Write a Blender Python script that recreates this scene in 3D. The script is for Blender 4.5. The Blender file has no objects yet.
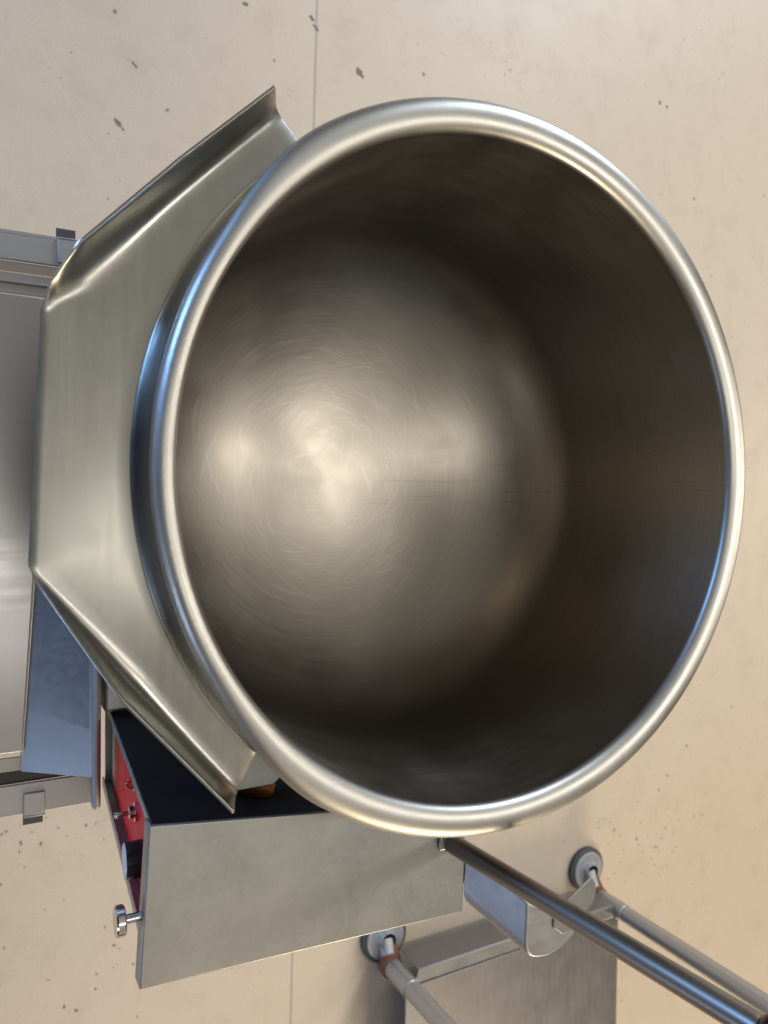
import bpy, bmesh, math, random
from mathutils import Vector, Matrix
random.seed(7)
scene = bpy.context.scene
COL = scene.collection
PI = math.pi

# ------------------------------------------------------------------ helpers
def link(o, parent=None):
    COL.objects.link(o)
    if parent is not None:
        o.parent = parent
    return o

def empty(name, loc=(0, 0, 0)):
    o = bpy.data.objects.new(name, None)
    o.empty_display_size = .05
    o.location = loc
    return link(o)

def tag(o, label=None, cat=None, group=None, kind=None):
    if label: o['label'] = label
    if cat: o['category'] = cat
    if group: o['group'] = group
    if kind: o['kind'] = kind
    return o

def finish(name, bm, mat, parent=None, smooth=None, bevel=0, solid=0, seg=2, offset=-1):
    """bm is in world coordinates; the object is placed under its parent without moving."""
    bmesh.ops.recalc_face_normals(bm, faces=bm.faces)
    me = bpy.data.meshes.new(name)
    bm.to_mesh(me); bm.free()
    for m in (mat if isinstance(mat, (list, tuple)) else [mat]):
        me.materials.append(m)
    o = bpy.data.objects.new(name, me)
    link(o, parent)
    if parent is not None:
        w = Vector((0, 0, 0)); p = parent
        while p is not None:
            w += p.location; p = p.parent
        me.transform(Matrix.Translation(-w))
    if smooth is not None:
        me.shade_smooth()
        me.set_sharp_from_angle(angle=math.radians(smooth))
    if solid:
        s = o.modifiers.new('thickness', 'SOLIDIFY'); s.thickness = solid; s.offset = offset
    if bevel:
        b = o.modifiers.new('edge', 'BEVEL'); b.width = bevel; b.segments = seg
        b.limit_method = 'ANGLE'; b.angle_limit = math.radians(35)
        b.harden_normals = False
        if smooth is None:
            me.shade_smooth(); me.set_sharp_from_angle(angle=math.radians(40))
    return o

def hexa(bm, pts, mi=0):
    """8 points: bottom ring 0-3, top ring 4-7."""
    v = [bm.verts.new(p) for p in pts]
    for f in ((3, 2, 1, 0), (4, 5, 6, 7), (0, 1, 5, 4), (1, 2, 6, 5), (2, 3, 7, 6), (3, 0, 4, 7)):
        bm.faces.new([v[i] for i in f]).material_index = mi

def box(bm, a, b, mi=0):
    x0, y0, z0 = a; x1, y1, z1 = b
    hexa(bm, [(x0, y0, z0), (x1, y0, z0), (x1, y1, z0), (x0, y1, z0),
              (x0, y0, z1), (x1, y0, z1), (x1, y1, z1), (x0, y1, z1)], mi)

def prism(bm, plan, z0, z1, mi=0):
    n = len(plan)
    lo = [bm.verts.new((p[0], p[1], z0)) for p in plan]
    hi = [bm.verts.new((p[0], p[1], z1)) for p in plan]
    bm.faces.new(lo[::-1]).material_index = mi
    bm.faces.new(hi).material_index = mi
    for i in range(n):
        bm.faces.new((lo[i], lo[(i + 1) % n], hi[(i + 1) % n], hi[i])).material_index = mi

def lathe_axis(bm, base, axis, prof, n=32, mi=0, caps=True):
    """prof: list of (distance along axis, radius)."""
    axis = Vector(axis).normalized()
    a = axis.orthogonal().normalized(); b = axis.cross(a)
    base = Vector(base); rings = []
    for d, r in prof:
        c = base + axis * d
        if r <= 1e-6:
            rings.append([bm.verts.new(c)])
        else:
            rings.append([bm.verts.new(c + (a * math.cos(2*PI*k/n) + b * math.sin(2*PI*k/n)) * r) for k in range(n)])
    for R, S in zip(rings, rings[1:]):
        for k in range(n):
            k2 = (k + 1) % n
            if len(R) == 1 and len(S) == 1: continue
            if len(R) == 1: f = (R[0], S[k2], S[k])
            elif len(S) == 1: f = (R[k], R[k2], S[0])
            else: f = (R[k], R[k2], S[k2], S[k])
            bm.faces.new(f).material_index = mi
    if caps:
        if len(rings[0]) > 1: bm.faces.new(rings[0][::-1]).material_index = mi
        if len(rings[-1]) > 1: bm.faces.new(rings[-1]).material_index = mi

# ------------------------------------------------------------------ materials
def new_mat(name):
    m = bpy.data.materials.new(name); m.use_nodes = True
    nt = m.node_tree
    return m, nt, nt.nodes, nt.links, nt.nodes['Principled BSDF']

def N(nodes, typ, **kw):
    n = nodes.new(typ)
    for k, v in kw.items(): setattr(n, k, v)
    return n

def ramp(nodes, stops):
    r = nodes.new('ShaderNodeValToRGB')
    e = r.color_ramp.elements
    e[0].position, e[0].color = stops[0][0], (*stops[0][1], 1) if len(stops[0][1]) == 3 else stops[0][1]
    e[1].position, e[1].color = stops[1][0], (*stops[1][1], 1) if len(stops[1][1]) == 3 else stops[1][1]
    for p, c in stops[2:]:
        x = e.new(p); x.color = (*c, 1)
    return r

def g(v): return (v, v, v)

def brushed(name, col, rough=.3, grain=(300, 300, 4), bump=.04, aniso=0, var=.06, tone=(.86, 1.1)):
    """Stainless sheet: fine directional grain, smudges in the gloss, a little tone variation."""
    m, nt, nd, lk, b = new_mat(name)
    b.inputs['Metallic'].default_value = 1
    tc = N(nd, 'ShaderNodeTexCoord')
    mp = N(nd, 'ShaderNodeMapping'); mp.inputs['Scale'].default_value = grain
    lk.new(tc.outputs['Object'], mp.inputs['Vector'])
    n1 = N(nd, 'ShaderNodeTexNoise'); n1.inputs['Scale'].default_value = 1; n1.inputs['Detail'].default_value = 4
    lk.new(mp.outputs['Vector'], n1.inputs['Vector'])
    n2 = N(nd, 'ShaderNodeTexNoise'); n2.inputs['Scale'].default_value = 14; n2.inputs['Detail'].default_value = 5
    n2.inputs['Roughness'].default_value = .65
    lk.new(tc.outputs['Object'], n2.inputs['Vector'])
    mr = N(nd, 'ShaderNodeMapRange')
    mr.inputs['From Min'].default_value = .3; mr.inputs['From Max'].default_value = .7
    mr.inputs['To Min'].default_value = rough - var; mr.inputs['To Max'].default_value = rough + var
    lk.new(n2.outputs['Fac'], mr.inputs['Value'])
    ad = N(nd, 'ShaderNodeMath', operation='MULTIPLY_ADD')
    ad.inputs[1].default_value = .12; 
    lk.new(n1.outputs['Fac'], ad.inputs[0]); lk.new(mr.outputs['Result'], ad.inputs[2])
    lk.new(ad.outputs[0], b.inputs['Roughness'])
    mx = N(nd, 'ShaderNodeMix', data_type='RGBA')
    mx.inputs['A'].default_value = (*[c * tone[0] for c in col], 1)
    mx.inputs['B'].default_value = (*[min(1, c * tone[1]) for c in col], 1)
    av = N(nd, 'ShaderNodeMath', operation='MULTIPLY_ADD')
    av.inputs[1].default_value = .5
    lk.new(n1.outputs['Fac'], av.inputs[0])
    h = N(nd, 'ShaderNodeMath', operation='MULTIPLY'); h.inputs[1].default_value = .5
    lk.new(n2.outputs['Fac'], h.inputs[0]); lk.new(h.outputs[0], av.inputs[2])
    lk.new(av.outputs[0], mx.inputs['Factor'])
    lk.new(mx.outputs['Result'], b.inputs['Base Color'])
    bp = N(nd, 'ShaderNodeBump'); bp.inputs['Strength'].default_value = bump; bp.inputs['Distance'].default_value = .001
    lk.new(n1.outputs['Fac'], bp.inputs['Height'])
    lk.new(bp.outputs['Normal'], b.inputs['Normal'])
    b.inputs['Anisotropic'].default_value = aniso
    return m

STEEL = (.56, .55, .52)
m_lid = brushed('brushed_steel_cover', (.37, .37, .362), .40, (260, 240, 260), .0, tone=(.92, 1.07))
m_sheet = brushed('brushed_steel_sheet', (.42, .42, .43), .42, (200, 12, 200), .0)
m_tray = brushed('smooth_steel_tray', (.36, .355, .36), .26, (160, 10, 160), .0, var=.02, tone=(.95, 1.05))
m_lip = brushed('satin_steel_spout', (.41, .405, .372), .26, (14, 200, 120), .0, var=.05, tone=(.84, 1.12))
m_tube = brushed('bright_steel_tube', (.68, .68, .69), .22, (150, 150, 6), .0, var=.03, tone=(.95, 1.04))
m_chrome = brushed('polished_steel', (.66, .65, .64), .12, (100, 100, 100), .0, var=.03)
m_bar = brushed('dull_steel_bar', (.42, .43, .45), .55, (200, 12, 200), .0, var=.03)
m_apron = brushed('front_steel_sheet', (.50, .50, .51), .33, (200, 12, 200), .0, var=.03)
m_leg = brushed('galvanised_leg_tube', (.46, .48, .51), .36, (150, 150, 6), .0, var=.04, tone=(.93, 1.05))
m_rod = brushed('satin_dark_rod', (.27, .24, .21), .36, (150, 150, 6), .0, var=.03, tone=(.95, 1.05))
m_shelf = brushed('worn_steel_shelf', (.29, .28, .285), .42, (9, 120, 120), .0, var=.06)

def radial_steel(name, col, rough, aniso, kind):
    """Kettle metal spun on a lathe: the brushing runs round the axis."""
    m, nt, nd, lk, b = new_mat(name)
    b.inputs['Metallic'].default_value = 1
    tc = N(nd, 'ShaderNodeTexCoord')
    sp = N(nd, 'ShaderNodeSeparateXYZ'); lk.new(tc.outputs['Object'], sp.inputs[0])
    xx = N(nd, 'ShaderNodeCombineXYZ')
    lk.new(sp.outputs['X'], xx.inputs['X']); lk.new(sp.outputs['Y'], xx.inputs['Y'])
    ln = N(nd, 'ShaderNodeVectorMath', operation='LENGTH'); lk.new(xx.outputs[0], ln.inputs[0])
    at = N(nd, 'ShaderNodeMath', operation='ARCTAN2'); lk.new(sp.outputs['Y'], at.inputs[0]); lk.new(sp.outputs['X'], at.inputs[1])
    # polar grain: (radius, angle, height)
    pc = N(nd, 'ShaderNodeCombineXYZ')
    for i, (src, s) in enumerate(((ln.outputs['Value'], 420), (at.outputs[0], 3.0), (sp.outputs['Z'], 420))):
        mu = N(nd, 'ShaderNodeMath', operation='MULTIPLY'); mu.inputs[1].default_value = s
        lk.new(src, mu.inputs[0]); lk.new(mu.outputs[0], pc.inputs[i])
    n1 = N(nd, 'ShaderNodeTexNoise'); n1.inputs['Scale'].default_value = 1; n1.inputs['Detail'].default_value = 3
    lk.new(pc.outputs[0], n1.inputs['Vector'])
    n2 = N(nd, 'ShaderNodeTexNoise'); n2.inputs['Scale'].default_value = 9; n2.inputs['Detail'].default_value = 6
    n2.inputs['Roughness'].default_value = .6
    lk.new(tc.outputs['Object'], n2.inputs['Vector'])
    height = n1.outputs['Fac']
    mr = N(nd, 'ShaderNodeMapRange')
    mr.inputs['From Min'].default_value = .3; mr.inputs['From Max'].default_value = .7
    mr.inputs['To Min'].default_value = rough - .05; mr.inputs['To Max'].default_value = rough + .06
    lk.new(n2.outputs['Fac'], mr.inputs['Value'])
    lk.new(mr.outputs['Result'], b.inputs['Roughness'])
    mx = N(nd, 'ShaderNodeMix', data_type='RGBA')
    mx.inputs['A'].default_value = (*[c * .9 for c in col], 1)
    mx.inputs['B'].default_value = (*[min(1, c * 1.08) for c in col], 1)
    lk.new(n2.outputs['Fac'], mx.inputs['Factor'])
    colour = mx.outputs['Result']
    if kind == 'bowl':
        # scraper scratches: arcs round a wandering centre, thin and sparse
        tot = None
        for k, (ox, oy, fr, wob, thr) in enumerate(((.012, -.01, 190, 1.0, .725), (-.03, .02, 150, 1.3, .73), (.05, .03, 130, 1.7, .74), (0, -.05, 170, 1.1, .73))):
            mp = N(nd, 'ShaderNodeMapping'); mp.inputs['Location'].default_value = (ox, oy, 0)
            lk.new(tc.outputs['Object'], mp.inputs['Vector'])
            s2 = N(nd, 'ShaderNodeSeparateXYZ'); lk.new(mp.outputs[0], s2.inputs[0])
            c2 = N(nd, 'ShaderNodeCombineXYZ'); lk.new(s2.outputs['X'], c2.inputs['X']); lk.new(s2.outputs['Y'], c2.inputs['Y'])
            l2 = N(nd, 'ShaderNodeVectorMath', operation='LENGTH'); lk.new(c2.outputs[0], l2.inputs[0])
            a2 = N(nd, 'ShaderNodeMath', operation='ARCTAN2'); lk.new(s2.outputs['Y'], a2.inputs[0]); lk.new(s2.outputs['X'], a2.inputs[1])
            p2 = N(nd, 'ShaderNodeCombineXYZ')
            ml = N(nd, 'ShaderNodeMath', operation='MULTIPLY'); ml.inputs[1].default_value = fr * 4; lk.new(l2.outputs['Value'], ml.inputs[0])
            ma = N(nd, 'ShaderNodeMath', operation='MULTIPLY'); ma.inputs[1].default_value = wob; lk.new(a2.outputs[0], ma.inputs[0])
            lk.new(ml.outputs[0], p2.inputs['X']); lk.new(ma.outputs[0], p2.inputs['Y']); p2.inputs['Z'].default_value = k * 7.3
            nn = N(nd, 'ShaderNodeTexNoise'); nn.inputs['Scale'].default_value = 1; nn.inputs['Detail'].default_value = 1
            lk.new(p2.outputs[0], nn.inputs['Vector'])
            rr = ramp(nd, [(thr - .08, g(0)), (thr - .02, g(1))])
            lk.new(nn.outputs['Fac'], rr.inputs['Fac'])
            fd = N(nd, 'ShaderNodeMapRange'); fd.inputs['From Min'].default_value = .10 + .02 * k; fd.inputs['From Max'].default_value = .19
            fd.inputs['To Min'].default_value = 1; fd.inputs['To Max'].default_value = 0
            lk.new(l2.outputs['Value'], fd.inputs['Value'])
            mm = N(nd, 'ShaderNodeMath', operation='MULTIPLY'); lk.new(rr.outputs['Color'], mm.inputs[0]); lk.new(fd.outputs['Result'], mm.inputs[1])
            if tot is None: tot = mm.outputs[0]
            else:
                mxx = N(nd, 'ShaderNodeMath', operation='MAXIMUM'); lk.new(tot, mxx.inputs[0]); lk.new(mm.outputs[0], mxx.inputs[1]); tot = mxx.outputs[0]
        sub = N(nd, 'ShaderNodeMath', operation='MULTIPLY_ADD'); sub.inputs[1].default_value = -.35
        lk.new(tot, sub.inputs[0]); lk.new(n1.outputs['Fac'], sub.inputs[2])
        height = sub.outputs[0]
    if kind == 'rim':
        # worn pitted patch along the edge above the spout
        vo = N(nd, 'ShaderNodeTexNoise'); vo.inputs['Scale'].default_value = 420; vo.inputs['Detail'].default_value = 2
        lk.new(tc.outputs['Object'], vo.inputs['Vector'])
        ms = N(nd, 'ShaderNodeMapRange'); ms.inputs['From Min'].default_value = -.20; ms.inputs['From Max'].default_value = -.27
        lk.new(sp.outputs['Y'], ms.inputs['Value'])
        mm = N(nd, 'ShaderNodeMath', operation='MULTIPLY'); lk.new(vo.outputs['Fac'], mm.inputs[0]); lk.new(ms.outputs['Result'], mm.inputs[1])
        ad = N(nd, 'ShaderNodeMath', operation='MULTIPLY_ADD'); ad.inputs[1].default_value = 1.2
        lk.new(mm.outputs[0], ad.inputs[0])
        dn = N(nd, 'ShaderNodeTexNoise'); dn.inputs['Scale'].default_value = 28; dn.inputs['Detail'].default_value = 2
        lk.new(tc.outputs['Object'], dn.inputs['Vector'])
        hh = N(nd, 'ShaderNodeMath', operation='MULTIPLY'); hh.inputs[1].default_value = 3.0; lk.new(dn.outputs['Fac'], hh.inputs[0])
        lk.new(hh.outputs[0], ad.inputs[2]); height = ad.outputs[0]
    if kind == 'bowl':
        # grain in the gloss
        ga = N(nd, 'ShaderNodeMath', operation='MULTIPLY_ADD'); ga.inputs[1].default_value = .07
        lk.new(n1.outputs['Fac'], ga.inputs[0])
        gb = N(nd, 'ShaderNodeMath', operation='SUBTRACT'); gb.inputs[1].default_value = .035
        lk.new(mr.outputs['Result'], gb.inputs[0]); lk.new(gb.outputs[0], ga.inputs[2])
        lk.new(ga.outputs[0], b.inputs['Roughness'])
        gc = N(nd, 'ShaderNodeMix', data_type='RGBA', blend_type='MULTIPLY'); gc.inputs['Factor'].default_value = 1
        gt = ramp(nd, [(.30, g(.94)), (.70, g(1.05))]); lk.new(n1.outputs['Fac'], gt.inputs['Fac'])
        lk.new(colour, gc.inputs['A']); lk.new(gt.outputs['Color'], gc.inputs['B'])
        # straight scratches running from the middle to the far wall
        sc_ = N(nd, 'ShaderNodeMapping'); sc_.inputs['Scale'].default_value = (430, 9, 30); sc_.inputs['Rotation'].default_value = (0, 0, .05)
        lk.new(tc.outputs['Object'], sc_.inputs['Vector'])
        sn = N(nd, 'ShaderNodeTexNoise'); sn.inputs['Scale'].default_value = 1; sn.inputs['Detail'].default_value = 2
        lk.new(sc_.outputs[0], sn.inputs['Vector'])
        sr = ramp(nd, [(.60, g(0)), (.70, g(1))]); lk.new(sn.outputs['Fac'], sr.inputs['Fac'])
        ax_ = N(nd, 'ShaderNodeMath', operation='ABSOLUTE'); lk.new(sp.outputs['X'], ax_.inputs[0])
        m_a = N(nd, 'ShaderNodeMapRange', interpolation_type='SMOOTHSTEP'); m_a.inputs['From Min'].default_value = .015; m_a.inputs['From Max'].default_value = .075
        m_a.inputs['To Min'].default_value = 1; m_a.inputs['To Max'].default_value = 0; lk.new(ax_.outputs[0], m_a.inputs['Value'])
        m_b = N(nd, 'ShaderNodeMapRange', interpolation_type='SMOOTHSTEP'); m_b.inputs['From Min'].default_value = .02; m_b.inputs['From Max'].default_value = .10
        lk.new(sp.outputs['Y'], m_b.inputs['Value'])
        m_c = N(nd, 'ShaderNodeMath', operation='MULTIPLY'); lk.new(m_a.outputs[0], m_c.inputs[0]); lk.new(m_b.outputs[0], m_c.inputs[1])
        m_d = N(nd, 'ShaderNodeMath', operation='MULTIPLY'); lk.new(m_c.outputs[0], m_d.inputs[0]); lk.new(sr.outputs['Color'], m_d.inputs[1])
        d1 = N(nd, 'ShaderNodeMix', data_type='RGBA'); d1.inputs['B'].default_value = (.16, .145, .12, 1)
        mh = N(nd, 'ShaderNodeMath', operation='MULTIPLY'); mh.inputs[1].default_value = .38; lk.new(m_d.outputs[0], mh.inputs[0])
        lk.new(gc.outputs['Result'], d1.inputs['A']); lk.new(mh.outputs[0], d1.inputs['Factor'])
        d2 = N(nd, 'ShaderNodeMix', data_type='RGBA'); d2.inputs['B'].default_value = (.72, .70, .66, 1)
        mk = N(nd, 'ShaderNodeMath', operation='MULTIPLY'); mk.inputs[1].default_value = .13; lk.new(tot, mk.inputs[0])
        lk.new(d1.outputs['Result'], d2.inputs['A']); lk.new(mk.outputs[0], d2.inputs['Factor'])
        colour = d2.outputs['Result']
    lk.new(colour, b.inputs['Base Color'])
    bp = N(nd, 'ShaderNodeBump'); bp.inputs['Strength'].default_value = {'bowl': .05, 'rim': .12}[kind]; bp.inputs['Distance'].default_value = .001
    lk.new(height, bp.inputs['Height']); lk.new(bp.outputs['Normal'], b.inputs['Normal'])
    b.inputs['Anisotropic'].default_value = aniso
    b.inputs['Anisotropic Rotation'].default_value = .25
    tg = N(nd, 'ShaderNodeTangent', direction_type='RADIAL', axis='Z')
    lk.new(tg.outputs['Tangent'], b.inputs['Tangent'])
    return m

m_bowl = radial_steel('spun_steel_bowl', (.315, .288, .250), .34, .5, 'bowl')
m_rim = radial_steel('satin_steel_rim', (.48, .47, .44), .43, .0, 'rim')

def plain(name, col, rough=.5, metal=0, bump=.0, scale=60, var=.12, coat=0):
    m, nt, nd, lk, b = new_mat(name)
    b.inputs['Metallic'].default_value = metal
    tc = N(nd, 'ShaderNodeTexCoord')
    n = N(nd, 'ShaderNodeTexNoise'); n.inputs['Scale'].default_value = scale; n.inputs['Detail'].default_value = 5
    lk.new(tc.outputs['Object'], n.inputs['Vector'])
    mx = N(nd, 'ShaderNodeMix', data_type='RGBA')
    mx.inputs['A'].default_value = (*[c * (1 - var) for c in col], 1)
    mx.inputs['B'].default_value = (*[min(1, c * (1 + var)) for c in col], 1)
    lk.new(n.outputs['Fac'], mx.inputs['Factor']); lk.new(mx.outputs['Result'], b.inputs['Base Color'])
    mr = N(nd, 'ShaderNodeMapRange'); mr.inputs['To Min'].default_value = rough * .8; mr.inputs['To Max'].default_value = min(1, rough * 1.2)
    lk.new(n.outputs['Fac'], mr.inputs['Value']); lk.new(mr.outputs['Result'], b.inputs['Roughness'])
    if bump:
        bp = N(nd, 'ShaderNodeBump'); bp.inputs['Strength'].default_value = bump; bp.inputs['Distance'].default_value = .002
        lk.new(n.outputs['Fac'], bp.inputs['Height']); lk.new(bp.outputs['Normal'], b.inputs['Normal'])
    b.inputs['Coat Weight'].default_value = coat
    return m

m_black = plain('black_painted_steel', (.012, .012, .013), .55, 0, .02, 40)
m_red = plain('red_panel_film', (.80, .014, .028), .5, 0, .0, 30, .1)
m_red.node_tree.nodes['Principled BSDF'].inputs['Specular IOR Level'].default_value = .2
m_black.node_tree.nodes['Principled BSDF'].inputs['Specular IOR Level'].default_value = .25
m_redlamp = plain('red_lamp_lens', (.5, .01, .01), .12, 0, 0, 30, .05, 1)
m_amber = plain('amber_lamp_lens', (.8, .22, .02), .15, 0, 0, 30, .05, 1)
m_knob = plain('black_plastic_knob', (.010, .010, .011), .3, 0, 0, 50)
m_brown = plain('dark_brown_grip', (.03, .012, .008), .25, 0, .02, 50)
m_rust = plain('rusty_iron', (.20, .085, .045), .75, .2, .5, 90, .6)
m_grey_iron = plain('grey_cast_foot', (.42, .43, .45), .5, .6, .2, 70, .3)
m_rubber = plain('dark_foot_pad', (.07, .07, .072), .7, 0, .1, 80)
m_gap_shade = plain('gap_shade_steel', (.03, .03, .03), .5, .6, .1, 60)  # near-black colour stands in for shade in the rail gap
m_tab = plain('dark_grey_tab', (.10, .10, .105), .5, .5, .05, 60)
m_face = plain('aluminium_knob_face', (.62, .62, .64), .35, .2, 0, 60)
m_copper = plain('heat_stained_steel', (.20, .09, .035), .35, .9, .05, 40, .3)

# floor: tan epoxy with scuffs, dirt specks, a joint
def floor_material():
    m, nt, nd, lk, b = new_mat('painted_concrete_floor')
    tc = N(nd, 'ShaderNodeTexCoord')
    big = N(nd, 'ShaderNodeTexNoise'); big.inputs['Scale'].default_value = 2.2; big.inputs['Detail'].default_value = 6; big.inputs['Roughness'].default_value = .6
    lk.new(tc.outputs['Object'], big.inputs['Vector'])
    base = N(nd, 'ShaderNodeMix', data_type='RGBA')
    base.inputs['A'].default_value = (.585, .488, .375, 1); base.inputs['B'].default_value = (.645, .545, .43, 1)
    lk.new(big.outputs['Fac'], base.inputs['Factor'])
    fg = N(nd, 'ShaderNodeTexNoise'); fg.inputs['Scale'].default_value = 240; fg.inputs['Detail'].default_value = 4; fg.inputs['Roughness'].default_value = .7
    lk.new(tc.outputs['Object'], fg.inputs['Vector'])
    fr_ = ramp(nd, [(.32, g(.93)), (.66, g(1.03))]); lk.new(fg.outputs['Fac'], fr_.inputs['Fac'])
    b2 = N(nd, 'ShaderNodeMix', data_type='RGBA', blend_type='MULTIPLY'); b2.inputs['Factor'].default_value = 1
    lk.new(base.outputs['Result'], b2.inputs['A']); lk.new(fr_.outputs['Color'], b2.inputs['B'])
    base = b2
    # soft cloudy grime
    gr = N(nd, 'ShaderNodeTexNoise'); gr.inputs['Scale'].default_value = 11; gr.inputs['Detail'].default_value = 8; gr.inputs['Roughness'].default_value = .72
    lk.new(tc.outputs['Object'], gr.inputs['Vector'])
    gm = ramp(nd, [(.50, g(0)), (.80, g(.36))]); lk.new(gr.outputs['Fac'], gm.inputs['Fac'])
    m1 = N(nd, 'ShaderNodeMix', data_type='RGBA'); m1.inputs['B'].default_value = (.36, .28, .20, 1)
    lk.new(base.outputs['Result'], m1.inputs['A']); lk.new(gm.outputs['Color'], m1.inputs['Factor'])
    # specks, clustered by a broad mask
    sp = N(nd, 'ShaderNodeTexNoise'); sp.inputs['Scale'].default_value = 62; sp.inputs['Detail'].default_value = 4; sp.inputs['Roughness'].default_value = .7
    lk.new(tc.outputs['Object'], sp.inputs['Vector'])
    cl = N(nd, 'ShaderNodeTexNoise'); cl.inputs['Scale'].default_value = 4.3; cl.inputs['Detail'].default_value = 3
    lk.new(tc.outputs['Object'], cl.inputs['Vector'])
    ml = N(nd, 'ShaderNodeMath', operation='MULTIPLY_ADD'); ml.inputs[1].default_value = .34
    lk.new(cl.outputs['Fac'], ml.inputs[0]); lk.new(sp.outputs['Fac'], ml.inputs[2])
    sm = ramp(nd, [(.845, g(0)), (.91, g(.75))]); lk.new(ml.outputs[0], sm.inputs['Fac'])
    m2 = N(nd, 'ShaderNodeMix', data_type='RGBA'); m2.inputs['B'].default_value = (.16, .12, .09, 1)
    lk.new(m1.outputs['Result'], m2.inputs['A']); lk.new(sm.outputs['Color'], m2.inputs['Factor'])
    # joint line running across, x direction: y = .2397 - .0173 x
    s = N(nd, 'ShaderNodeSeparateXYZ'); lk.new(tc.outputs['Object'], s.inputs[0])
    jl = N(nd, 'ShaderNodeMath', operation='MULTIPLY_ADD'); jl.inputs[1].default_value = .0175
    lk.new(s.outputs['X'], jl.inputs[0]); lk.new(s.outputs['Y'], jl.inputs[2])
    jo = N(nd, 'ShaderNodeMath', operation='SUBTRACT'); jo.inputs[1].default_value = .2402; lk.new(jl.outputs[0], jo.inputs[0])
    ja = N(nd, 'ShaderNodeMath', operation='ABSOLUTE'); lk.new(jo.outputs[0], ja.inputs[0])
    jm = N(nd, 'ShaderNodeMapRange'); jm.inputs['From Min'].default_value = .0012; jm.inputs['From Max'].default_value = .0035
    jm.inputs['To Min'].default_value = .55; jm.inputs['To Max'].default_value = 0; lk.new(ja.outputs[0], jm.inputs['Value'])
    m3 = N(nd, 'ShaderNodeMix', data_type='RGBA'); m3.inputs['B'].default_value = (.22, .19, .17, 1)
    lk.new(m2.outputs['Result'], m3.inputs['A']); lk.new(jm.outputs['Result'], m3.inputs['Factor'])
    lk.new(m3.outputs['Result'], b.inputs['Base Color'])
    rr = N(nd, 'ShaderNodeMapRange'); rr.inputs['To Min'].default_value = .36; rr.inputs['To Max'].default_value = .6
    lk.new(gr.outputs['Fac'], rr.inputs['Value']); lk.new(rr.outputs['Result'], b.inputs['Roughness'])
    b.inputs['Specular IOR Level'].default_value = .35
    bp = N(nd, 'ShaderNodeBump'); bp.inputs['Strength'].default_value = .12; bp.inputs['Distance'].default_value = .002
    lk.new(gr.outputs['Fac'], bp.inputs['Height']); lk.new(bp.outputs['Normal'], b.inputs['Normal'])
    return m

bm = bmesh.new()
v = [bm.verts.new(p) for p in ((-9, -9, 0), (9, -9, 0), (9, 9, 0), (-9, 9, 0))]
bm.faces.new(v)
tag(finish('floor', bm, floor_material()), 'tan painted concrete floor with scuffs and one straight joint', 'floor', kind='structure')

# paint chips and dark scuff marks lying on the floor: one countless mass
m_scuff = plain('dark_scuff_dirt', (.19, .165, .14), .7, 0, 0, 60, .4)
bm = bmesh.new()
def flake(x, y, ln, wd, ang, n=9):
    c, s = math.cos(ang), math.sin(ang); ring = []
    for k in range(n):
        t = 2*PI*k/n; q = random.uniform(.6, 1.15)
        u, w = math.cos(t)*ln*q, math.sin(t)*wd*q
        ring.append((x + c*u - s*w, y + s*u + c*w))
    prism(bm, ring, .0005, .0014)
for x, y, ln, wd, a in ((-.891, .358, .016, .011, .6), (-.884, .366, .006, .004, 1), (-.664, -.139, .013, .006, .75), (-.655, -.130, .005, .002, .75),
                        (-.972, .247, .011, .004, .8), (-.955, .256, .012, .003, .9), (-.778, -.109, .011, .0018, .8), (-.865, -.145, .005, .0035, .2),
                        (-.956, .103, .009, .005, 1.4), (-1.055, 1.27, .011, .005, .1), (-1.051, 1.297, .006, .004, .4), (-.823, 1.412, .006, .005, 0),
                        (-.93, .52, .006, .003, .3)):
    flake(x, y, ln*.72, wd*.72, a)
for _ in range(100):
    x = random.uniform(-1.3, 1.7); y = random.uniform(-.6, 2.1)
    r = random.choice((.001, .001, .0015, .0015, .002))
    flake(x, y, r * random.uniform(1, 2.2), r * .8, random.uniform(0, PI), 6)
for cx, cy, n, sp_ in ((.85, .02, 45, .07), (.62, -.28, 24, .07), (.95, -.2, 20, .1), (1.02, 1.35, 30, .1), (.9, 1.2, 30, .12), (.55, 1.3, 22, .12)):
    for _ in range(n):
        r = random.choice((.001, .0015, .002, .003))
        flake(random.gauss(cx, sp_), random.gauss(cy, sp_), r * random.uniform(.7, 1.7), r * .6, random.uniform(0, PI), 6)
tag(finish('floor_scuffs', bm, m_scuff), 'small dark scuffs and dirt flecks scattered over the tan floor', 'dirt', kind='stuff')

# ------------------------------------------------------------------ kettle
kettle = tag(empty('mixing_kettle', (0, 0, .64)), 'large round open stainless steel kettle with rolled rim and wide pouring lip', 'kettle')
RB, TA, TB = .2803, .0130, .0090
def circ(bm, prof, n=192):
    rings = []
    for r, z in prof:
        if r < 1e-6: rings.append([bm.verts.new((0, 0, z))])
        else: rings.append([bm.verts.new((r*math.cos(2*PI*k/n), r*math.sin(2*PI*k/n), z)) for k in range(n)])
    for R, S in zip(rings, rings[1:]):
        for k in range(n):
            k2 = (k+1) % n
            if len(S) == 1: bm.faces.new((R[k], R[k2], S[0]))
            elif len(R) == 1: bm.faces.new((R[0], S[k2], S[k]))
            else: bm.faces.new((R[k], R[k2], S[k2], S[k]))
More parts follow.
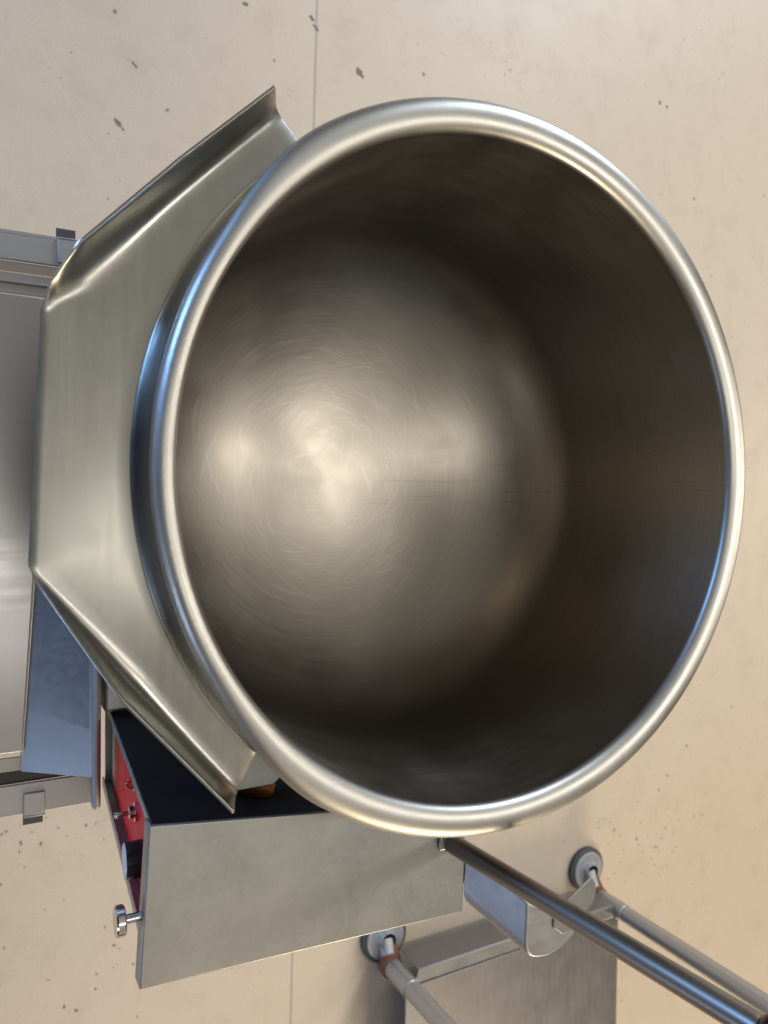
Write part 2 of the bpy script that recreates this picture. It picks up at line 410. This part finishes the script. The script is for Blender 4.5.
# inner profile: straight wall, knuckle, shallow dished bottom
prof = []
WR, ZC, HD, PW = .2675, .785, .141, 2.0
for i in range(15): prof.append((WR, 1.0 - (1.0-ZC)*i/14))
for i in range(1, 49):
    t = PI/2*i/48
    prof.append((WR*math.cos(t)**(2/PW) if i < 48 else 0, ZC - HD*math.sin(t)**(2/PW)))
ZB = prof[-1][1]
outer = []
for i, (r, z) in enumerate(prof):
    (ra, za), (rb, zb) = prof[max(0, i-1)], prof[min(len(prof)-1, i+1)]
    tx, tz = rb-ra, zb-za; L = math.hypot(tx, tz)
    outer.append((max(0, r - tz/L*.0026) if 0 < i < len(prof)-1 else (r + .0026 if i == 0 else 0), (z + tx/L*.0026) if 0 < i < len(prof)-1 else (.998 if i == 0 else z - .0026)))
bm = bmesh.new()
circ(bm, prof)
circ(bm, outer[::-1])
finish('bowl', bm, m_bowl, kettle, smooth=60)
bm = bmesh.new()
n, k = 192, 28
def bead(phi):
    # where the spout is drawn out of the rim the roll is slimmer on its outer side
    a = abs(math.degrees(math.atan2(math.cos(phi), -math.sin(phi))))      # 0 at -y
    u = min(1, max(0, (56 - a)/26)); u = u*u*(3-2*u)
    return RB - .0050*u, TA - .0050*u
R = []
for i in range(n):
    phi = 2*PI*i/n; rb, ta = bead(phi)
    R.append([bm.verts.new(((rb + ta*math.cos(2*PI*j/k))*math.cos(phi), (rb + ta*math.cos(2*PI*j/k))*math.sin(phi), 1.0 + TB*math.sin(2*PI*j/k))) for j in range(k)])
for i in range(n):
    for j in range(k):
        bm.faces.new((R[i][j], R[(i+1) % n][j], R[(i+1) % n][(j+1) % k], R[i][(j+1) % k]))
finish('rim', bm, m_rim, kettle, smooth=80)

# pouring lip: floor of the spout, fold, upstanding side walls
V = Vector
keyF = [V((-.262, -.187, .962)), V((-.180, -.2665, .960)), V((-.104, -.3385, .957)), V((-.096, -.3400, .957)),
        V((.066, -.3470, .957)), V((.0735, -.3455, .957)), V((.150, -.286, .959)), V((.240, -.2135, .961))]
keyE = [V((-.2645, -.198, .990)), V((-.2015, -.263, .988)), V((-.117, -.3385, .966)), V((-.098, -.3440, .9555)),
        V((.0665, -.3510, .9555)), V((.077, -.3475, .959)), V((.1565, -.2965, .983)), V((.2405, -.2235, .990))]
kink = V((-.1375, -.3245, .984))
def stations():
    out = []
    def seg(i, n, extra=None):
        for k_ in range(n):
            t = k_/n
            F = keyF[i].lerp(keyF[i+1], t)
            if extra is None: E = keyE[i].lerp(keyE[i+1], t)
            else:
                E = keyE[i].lerp(extra, t/.82) if t < .82 else extra.lerp(keyE[i+1], (t-.82)/.18)
            out.append((F, E))
    seg(0, 10); seg(1, 22, kink); seg(2, 4); seg(3, 20); seg(4, 4); seg(5, 10); seg(6, 10)
    out.append((keyF[-1], keyE[-1]))
    return out
st = stations()
a0, a1 = math.atan2(-.240, .168), math.atan2(.214, .204)
rows = []
for i, (F, E) in enumerate(st):
    aF = math.atan2(F.x, -F.y)
    # inner attachment angle, eased to the measured ends
    aF0, aF1 = math.atan2(st[0][0].x, -st[0][0].y), math.atan2(st[-1][0].x, -st[-1][0].y)
    t = (aF - aF0)/(aF1 - aF0)
    a = a0 + (a1 - a0)*t
    d = V((math.sin(a), -math.cos(a), 0))
    row = [d*.2822 + V((0, 0, 1.0000))]
    for q in range(0, 9):                      # fillet from wall to floor
        b_ = PI/2*q/8
        row.append(d*(.2900 - .0072*math.cos(b_)) + V((0, 0, .998 - .032*math.sin(b_))))
    I = row[-1]
    fil = min(.021, (F-I).length*.35, max(.001, (E-F).length*.45))
    A = F + (I-F).normalized()*fil
    B = F + (E-F).normalized()*min(fil, (E-F).length*.6)
    for q in range(1, 6): row.append(I.lerp(A, q/6))
    for q in range(0, 7):
        u = q/6
        row.append(A*(1-u)**2 + F*2*u*(1-u) + B*u*u)
    for q in range(1, 5):
        u = q/4; p = B.lerp(E, u)
        row.append(p)
    rows.append(row)
bm = bmesh.new()
vs = [[bm.verts.new(p) for p in r] for r in rows]
for r, s_ in zip(vs, vs[1:]):
    for j in range(len(r)-1):
        bm.faces.new((r[j], r[j+1], s_[j+1], s_[j]))
o = finish('pouring_lip', bm, m_lip, kettle, smooth=50, solid=.0022, offset=0)
bv = o.modifiers.new('edge', 'BEVEL'); bv.width = .0008; bv.segments = 2; bv.limit_method = 'ANGLE'; bv.angle_limit = math.radians(60)

# ------------------------------------------------------------------ machine under the kettle
mach = tag(empty('kettle_cooker', (.08, 0, .45)), 'stainless steel cooker body under the kettle with grey control box and red switch panel', 'cooker')
# base body with opening for the kettle, sloping front apron
bm = bmesh.new()
n = 48
def ringpts(r, z): return [bm.verts.new((r*math.cos(2*PI*i/n) , r*math.sin(2*PI*i/n) , z)) for i in range(n)]
box(bm, (-.235, -.2495, .46), (.2685, .25, .598))
finish('base_body', bm, m_sheet, mach, bevel=.004)
bm = bmesh.new()
hexa(bm, [(-.19, -.298, .5555), (.3345, -.3305, .5555), (.3395, -.262, .5965), (-.19, -.262, .5965),
          (-.19, -.299, .5575), (.3345, -.3315, .5575), (.3395, -.261, .5990), (-.19, -.261, .5990)])
box(bm, (-.19, -.2614, .50), (.3395, -.2590, .5970))
hexa(bm, [(-.19, -.3000, .535), (.3345, -.3325, .535), (.3345, -.3305, .535), (-.19, -.2980, .535),
          (-.19, -.3000, .557), (.3345, -.3325, .557), (.3345, -.3305, .557), (-.19, -.2980, .557)])
finish('front_apron', bm, m_apron, mach, bevel=.0012)
bm = bmesh.new()
box(bm, (-.19, -.2625, .585), (.376, -.2530, .6025))
finish('front_bar', bm, m_bar, mach, bevel=.005, seg=4)
# burner ring
bm = bmesh.new()
lathe_axis(bm, (0, 0, .59), (0, 0, 1), [(0, .235), (.06, .235), (.062, .225), (.062, .20), (0, .20)], 64, caps=False)
finish('burner_ring', bm, m_copper, mach, smooth=40)
# hinge bracket glimpsed through the gap behind the spout
bm = bmesh.new()
prism(bm, [(.236, -.200), (.2735, -.193), (.2735, -.150), (.258, -.130), (.247, -.135)], .868, .872)
finish('hinge_bracket', bm, m_lid, mach, bevel=.001)
bm = bmesh.new()
lathe_axis(bm, (.262, -.190, .848), (.55, 1, -.05), [(0, .013), (.05, .013)], 28)
finish('hinge_barrel', bm, m_copper, mach, smooth=40)

# --- control box
cb = bpy.data.objects.new('control_box', None); link(cb, mach); cb.location = Vector((.34, -.11, .54)) - mach.location
A, B, Cc, D = (.277, -.262), (.312, .036), (.419, .033), (.404, -.269)
bm = bmesh.new()
# cover: top sheet with a folded front lip and folded outer edge
prism(bm, [A, D, Cc, B], .896, .900)
hexa(bm, [(A[0], A[1], .882), (D[0], D[1], .882), (D[0], D[1]+.003, .882), (A[0], A[1]+.003, .882),
          (A[0], A[1], .8962), (D[0], D[1], .8962), (D[0], D[1]+.003, .8962), (A[0], A[1]+.003, .8962)])
finish('cover', bm, m_lid, cb, bevel=.0018, seg=3)
bm = bmesh.new()
# inner side plate (painted black), bottom, back, outer plate: open at the front
def plate(x0t, x0b, x1t, x1b, y0t, y0b, y1, th, zt=.8955, zb=.50, mi=0):
    hexa(bm, [(x0b, y0b, zb), (x0b+th, y0b, zb), (x1b+th, y1, zb), (x1b, y1, zb),
              (x0t, y0t, zt), (x0t+th, y0t, zt), (x1t+th, y1, zt), (x1t, y1, zt)], mi)
plate(.2790, .2725, .3140, .3075, -.2585, -.2350, .034, .0025, mi=1)
plate(.3925, .382, .4095, .400, -.2600, -.2360, .031, .0025, mi=0)
box(bm, (.275, -.234, .5005), (.384, .030, .503))
hexa(bm, [(.3095, .028, .502), (.402, .027, .502), (.402, .0295, .502), (.3095, .0305, .502),
          (.3165, .028, .895), (.4090, .027, .895), (.4090, .0295, .895), (.3165, .0305, .895)])
finish('housing', bm, [m_sheet, m_black], cb, bevel=.0008)
# front flange strips on both sides of the recessed panel
bm = bmesh.new()
hexa(bm, [(.2725, -.236, .501), (.2795, -.236, .501), (.2795, -.234, .501), (.2725, -.234, .501),
          (.2790, -.2600, .8958), (.2860, -.2600, .8958), (.2860, -.2580, .8958), (.2790, -.2580, .8958)])
hexa(bm, [(.374, -.237, .501), (.3850, -.237, .501), (.3850, -.235, .501), (.374, -.235, .501),
          (.385, -.2615, .8958), (.3955, -.2615, .8958), (.3955, -.2595, .8958), (.385, -.2595, .8958)])
finish('front_flange', bm, m_sheet, cb, bevel=.0008)
# recessed panel and its red film
def py(z, off=0): return -.2375 - (z-.54)/.3555*.0215 + off
bm = bmesh.new()
hexa(bm, [(.2755, py(.505, .009), .505), (.381, py(.505, .009), .505), (.381, py(.505, .011), .505), (.2755, py(.505, .011), .505),
          (.2822, py(.893, .009), .893), (.3915, py(.893, .009), .893), (.3915, py(.893, .011), .893), (.2822, py(.893, .011), .893)])
finish('control_panel', bm, m_sheet, cb)
bm = bmesh.new()
hexa(bm, [(.2925, py(.550, .0078), .550), (.377, py(.550, .0078), .550), (.377, py(.550, .0088), .550), (.2925, py(.550, .0088), .550),
          (.2935, py(.880, .0078), .880), (.389, py(.880, .0078), .880), (.389, py(.880, .0088), .880), (.2935, py(.880, .0088), .880)])
finish('red_panel', bm, m_red, cb)
FY = Vector((0, -1, -.0605)).normalized()
def on_panel(x, z): return Vector((x, py(z, .0082), z))
# red lamp
bm = bmesh.new()
lathe_axis(bm, on_panel(.303, .735), FY, [(0, .0075), (.002, .0075), (.0025, .006)], 24, 0)
lathe_axis(bm, on_panel(.303, .735), FY, [(.002, .0055), (.006, .0052), (.009, .0035), (.0102, 0)], 24, 1, caps=False)
finish('red_indicator_light', bm, [m_chrome, m_redlamp], cb, smooth=40)
bm = bmesh.new()
lathe_axis(bm, on_panel(.372, .735), FY, [(0, .006), (.002, .006), (.0025, .005)], 24, 0)
lathe_axis(bm, on_panel(.372, .735), FY, [(.002, .0045), (.006, .004), (.0085, 0)], 24, 1, caps=False)
finish('amber_indicator_light', bm, [m_chrome, m_amber], cb, smooth=40)
# toggle switch: hex nut, threaded bush, lever
p = on_panel(.323, .755)
bm = bmesh.new()
lathe_axis(bm, p, FY, [(0, .0098), (.0035, .0098)], 6, 0)
lathe_axis(bm, p, FY, [(.003, .006), (.008, .006), (.0085, .005)], 24, 0)
ax = (FY + Vector((.06, 0, .02))).normalized()
lathe_axis(bm, p + FY*.007, ax, [(0, .0019), (.007, .0022), (.0125, .0032), (.0142, .0028), (.015, .0012)], 18, 0)
finish('toggle_switch', bm, m_chrome, cb, smooth=35)
# selector knob: black skirt with a bright face
p = on_panel(.3525, .790)
bm = bmesh.new()
lathe_axis(bm, p, FY, [(.001, .0165), (.016, .0158)], 40, 0)
lathe_axis(bm, p, FY, [(.016, .0158), (.0168, .0150), (.0168, 0)], 40, 1, caps=False)
finish('selector_knob', bm, [m_knob, m_face], cb, smooth=35)
# thumbscrew in the front edge of the cover
p = Vector((.352, -.262, .889))
bm = bmesh.new()
lathe_axis(bm, p, (0, -1, 0), [(-.002, .0046), (.003, .0046), (.003, .0036), (.016, .0036)], 24)
lathe_axis(bm, p, (0, -1, 0), [(.016, .0104), (.0172, .0118), (.0220, .0118), (.0232, .0106)], 36)
finish('thumbscrew', bm, m_chrome, cb, smooth=35)

# --- rear junction box with rounded end
jb = [(.492, .189), (.538, .187), (.546, .1877), (.5525, .190), (.5575, .1945), (.5605, .201), (.5625, .209), (.5640, .222), (.560, .240), (.549, .262), (.530, .262)]
bm = bmesh.new()
prism(bm, jb, .735, .808)
for v_ in bm.verts:                        # the box leans with its foot towards the front
    if v_.co.z < .75: v_.co.x -= .04 if v_.co.y < .23 else .027; v_.co.y -= .04
finish('junction_box', bm, m_sheet, mach, bevel=.0025, seg=3)
lug = [(.512, .228), (.530, .226), (.541, .240), (.540, .262)]
for i in range(0, 11):
    a = math.radians(-10 + 150*i/10)
    lug.append((.500 + .023*math.cos(a), .272 + .021*math.sin(a)))
bm = bmesh.new()
prism(bm, lug, .8083, .8108)
finish('hinge_lug', bm, m_lid, mach, bevel=.0008)
bm = bmesh.new()
hexa(bm, [(.380, .031, .712), (.402, .031, .712), (.510, .170, .712), (.485, .180, .712),
          (.380, .031, .732), (.402, .031, .732), (.510, .170, .732), (.485, .180, .732)])
finish('support_arm', bm, m_sheet, mach, bevel=.002)

# --- upright rod with ball grip
rod = bpy.data.objects.new('support_rod', None)
bm = bmesh.new()
r0, r1_ = Vector((.3475, .017, .90)), Vector((.3378, .0335, 1.215))
lathe_axis(bm, r0, r1_-r0, [(0, .0089), ((r1_-r0).length - .004, .0089), ((r1_-r0).length, .0072)], 40)
rod = finish('support_rod', bm, m_rod, mach, smooth=40)
bm = bmesh.new()
bmesh.ops.create_uvsphere(bm, u_segments=36, v_segments=18, radius=.0165, matrix=Matrix.Translation((.3370, .0345, 1.228)))
finish('ball_grip', bm, m_brown, rod, smooth=60)
bm = bmesh.new()
prism(bm, [(.336, .004), (.352, .003), (.353, .024), (.337, .025)], .9003, .9040)
finish('rod_flange', bm, m_lid, rod, bevel=.0015)

# --- rails carrying the tray, with hooked clips
def rail(x0, x1, y1, sgn):
    bm = bmesh.new()
    lo, hi = min(x0, x1), max(x0, x1)
    box(bm, (lo, -.62, .556), (hi, y1, .560))
    return finish('rail', bm, m_sheet, mach, bevel=.001)
rl = rail(-.263, -.2345, -.20, -1)
rr = rail(.3475, .3825, -.2535, 1)
bm = bmesh.new()
box(bm, (-.2225, -.62, .550), (-.1995, -.285, .553)); box(bm, (-.214, -.62, .5532), (-.2105, -.285, .5565))
finish('inner_ledge', bm, m_lid, mach, bevel=.0006)
bm = bmesh.new()
box(bm, (.3185, -.62, .550), (.3335, -.328, .553))
finish('inner_ledge', bm, m_lid, mach, bevel=.0006)
bm = bmesh.new()
box(bm, (-.268, -.62, .520), (-.2645, -.20, .5560)); 
box(bm, (-.234, -.62, .52), (-.2315, -.285, .556))
finish('rail_web', bm, m_sheet, mach)
bm = bmesh.new()
box(bm, (.3445, -.62, .52), (.3472, -.2535, .556))
finish('rail_web', bm, m_gap_shade, mach)  # shade of the gap painted onto this web
def clip(x0, x1, y, par, s):
    bm = bmesh.new()
    box(bm, (min(x0, x1), y-.011, .5602), (max(x0, x1), y+.011, .5635))
    xe = x1
    box(bm, (min(xe, xe+s*.0025), y-.011, .535), (max(xe, xe+s*.0025), y+.011, .5635))
    c_ = finish('clip', bm, m_sheet, par, bevel=.0008)
    bm = bmesh.new()
    box(bm, (min(xe+s*.003, xe+s*.0190), y-.0105, .538), (max(xe+s*.003, xe+s*.0190), y+.0105, .5405))
    finish('clip_foot', bm, m_tab, c_, bevel=.0006)
    return c_
clip(.3585, .3835, -.3185, rr, 1)
clip(-.238, -.2645, -.285, rl, -1)

# ------------------------------------------------------------------ tray
bm = bmesh.new()
prism(bm, [(-.1965, -.62), (.3110, -.62), (.3110, -.3315), (-.1965, -.3010)], .5572, .5600)
o = finish('sliding_tray', bm, m_tray, bevel=.001)
tag(o, 'flat plain steel tray lying between the two rails below the pouring lip', 'tray')

# ------------------------------------------------------------------ work table beside the machine
table = tag(empty('work_table', (1.2, .75, 0)), 'steel work table legs and low shelf beside the cooker, rusty at its feet', 'table')
def leg(x, y, fx, fy):
    bm = bmesh.new()
    lathe_axis(bm, (x, y, .125), (0, 0, 1), [(0, .0195), (.70, .0195), (.7, 0)], 36, caps=False)
    lg = finish('leg', bm, m_leg, table, smooth=40)
    bm = bmesh.new()
    lathe_axis(bm, (x, y, .050), (0, 0, 1), [(0, .0185), (.0, .0215), (.088, .0215), (.090, .0195)], 36, caps=False)
    finish('collar', bm, m_leg, lg, smooth=40)
    bm = bmesh.new()
    lathe_axis(bm, (x, y, .036), (0, 0, 1), [(-.008, .017), (-.005, .0235), (.008, .0262), (.019, .0245), (.021, .016)], 30)
    finish('rust_ring', bm, m_rust, lg, smooth=50)
    bm = bmesh.new()
    lathe_axis(bm, (fx, fy, 0.0008), (0, 0, 1), [(0, .056), (.010, .056), (.013, .052)], 44, 2)
    lathe_axis(bm, (fx, fy, .012), (0, 0, 1), [(0, .047), (.006, .046), (.008, .040), (.006, .030), (.008, .022), (.020, .018)], 44, 0, caps=False)
    # slanted stub from the pad to the leg
    a_, b_ = Vector((fx + .004, fy, .012)), Vector((x, y, .040))
    lathe_axis(bm, a_, b_-a_, [(0, .020), ((b_-a_).length*.5, .0165), ((b_-a_).length*1.1, .0155)], 28, 0)
    lathe_axis(bm, a_ + Vector((.012, .014, .006)), b_-a_, [(0, .012), ((b_-a_).length*.7, .015), ((b_-a_).length, .011)], 14, 1)
    finish('foot', bm, [m_grey_iron, m_rust, m_rubber], lg, smooth=45)
leg(1.051, 1.051, .993, 1.045)
leg(1.058, .438, 1.012, .440)
bm = bmesh.new()
# shelf: top sheet, turned-down edge with a hem
box(bm, (1.062, .43, .121), (1.75, 1.043, .124))
box(bm, (1.0330, .465, .040), (1.0352, 1.035, .1165))
finish('shelf', bm, m_shelf, table, bevel=.0012)
bm = bmesh.new()
hexa(bm, [(1.0333, .465, .1170), (1.0605, .455, .1195), (1.0605, 1.040, .1195), (1.0333, 1.035, .1170),
          (1.0333, .465, .1190), (1.0605, .455, .1215), (1.0605, 1.040, .1215), (1.0333, 1.035, .1190)])
finish('shelf_hem', bm, m_lid, table, bevel=.0008)

# ------------------------------------------------------------------ light
w = bpy.data.worlds.new('World'); scene.world = w; w.use_nodes = True
nd, lk = w.node_tree.nodes, w.node_tree.links
bg = nd['Background']
tc = N(nd, 'ShaderNodeTexCoord'); sp = N(nd, 'ShaderNodeSeparateXYZ'); lk.new(tc.outputs['Generated'], sp.inputs[0])
rp = ramp(nd, [(.0, (.10, .085, .07)), (.35, (.13, .115, .095)), (.62, (.30, .282, .25)), (1.0, (.46, .435, .385))])
lk.new(sp.outputs['Z'], rp.inputs['Fac'])
# the near end of the room (towards -y) is dark
my = N(nd, 'ShaderNodeMapRange', interpolation_type='SMOOTHSTEP')
my.inputs['From Min'].default_value = -.85; my.inputs['From Max'].default_value = -.2
my.inputs['To Min'].default_value = .12; my.inputs['To Max'].default_value = 1
lk.new(sp.outputs['Y'], my.inputs['Value'])
wm = N(nd, 'ShaderNodeMix', data_type='RGBA', blend_type='MULTIPLY'); wm.inputs['Factor'].default_value = 1
lk.new(rp.outputs['Color'], wm.inputs['A']); lk.new(my.outputs['Result'], wm.inputs['B'])
lk.new(wm.outputs['Result'], bg.inputs['Color'])
bg.inputs['Strength'].default_value = 1.0

def area(name, loc, target, sx, sy, power, col):
    l = bpy.data.lights.new(name, 'AREA'); l.shape = 'RECTANGLE'; l.size = sx; l.size_y = sy
    l.energy = power; l.color = col
    o = bpy.data.objects.new(name, l); link(o); o.location = loc
    d = Vector(target) - Vector(loc)
    o.rotation_euler = d.to_track_quat('-Z', 'Y').to_euler()
    return o
area('ceiling_and_fill_lamp', (.06, 1.12, 3.0), (.06, 1.12, 0), .12, .34, 10, (1, .94, .85))
area('ceiling_and_fill_lamp', (.06, 2.3, 3.0), (.06, 2.3, 0), .25, .3, 11, (1, .94, .85))
area('ceiling_and_fill_lamp', (.28, -.2, 3.0), (.28, -.2, 0), .3, .8, 6, (1, .94, .85))
area('ceiling_and_fill_lamp', (0, 5.8, 2.9), (0, 2.0, 0), 1.6, 1.2, 62, (1, .88, .72))  # added fill, far off so it lights the floor, not the bowl bottom
area('ceiling_and_fill_lamp', (5.0, 1.6, 2.4), (1.0, .2, 0), 1.4, 2.0, 145, (1, .82, .57))  # added warm fill for the floor, set low to spare the bowl
area('ceiling_and_fill_lamp', (-4.2, 3.2, 2.6), (-1.0, .2, 0), 1.4, 1.6, 165, (.78, .88, 1))  # added cool fill that greys the floor on the -x side
area('window_and_fill_light', (-2.0, -3.0, 1.25), (0, 0, 1.0), .45, 1.4, 75, (.25, .50, 1))
area('window_and_fill_light', (1.8, -2.9, 1.1), (.5, 0, .8), .6, 1.4, 14, (.50, .68, 1))  # added cool fill, placed so the junction box front shows blue

# ------------------------------------------------------------------ camera
cam = bpy.data.cameras.new('camera'); co = bpy.data.objects.new('camera', cam); link(co)
right = Vector((-0.01196458, 0.87828464, 0.47798844)); down = Vector((0.99968687, 0, 0.02502327)); fwd = Vector((0.02197756, 0.47813816, -0.87800962))
co.matrix_world = Matrix(((right.x, -down.x, -fwd.x, .01891), (right.y, -down.y, -fwd.y, -.38694), (right.z, -down.z, -fwd.z, 1.50330), (0, 0, 0, 1)))
cam.sensor_fit = 'VERTICAL'; cam.sensor_height = 36; cam.sensor_width = 27
cam.lens = 769/1024*36
cam.clip_start = .02; cam.clip_end = 100
cam.dof.use_dof = True; cam.dof.focus_distance = .72; cam.dof.aperture_fstop = 8
scene.camera = co
scene.view_settings.view_transform = 'Standard'; scene.view_settings.look = 'None'
scene.view_settings.exposure = 0; scene.view_settings.gamma = 1
scene.render.engine = 'CYCLES'
scene.cycles.use_denoising = True
scene.cycles.use_adaptive_sampling = False
scene.cycles.max_bounces = 10; scene.cycles.glossy_bounces = 8; scene.cycles.diffuse_bounces = 4
scene.cycles.sample_clamp_indirect = 6
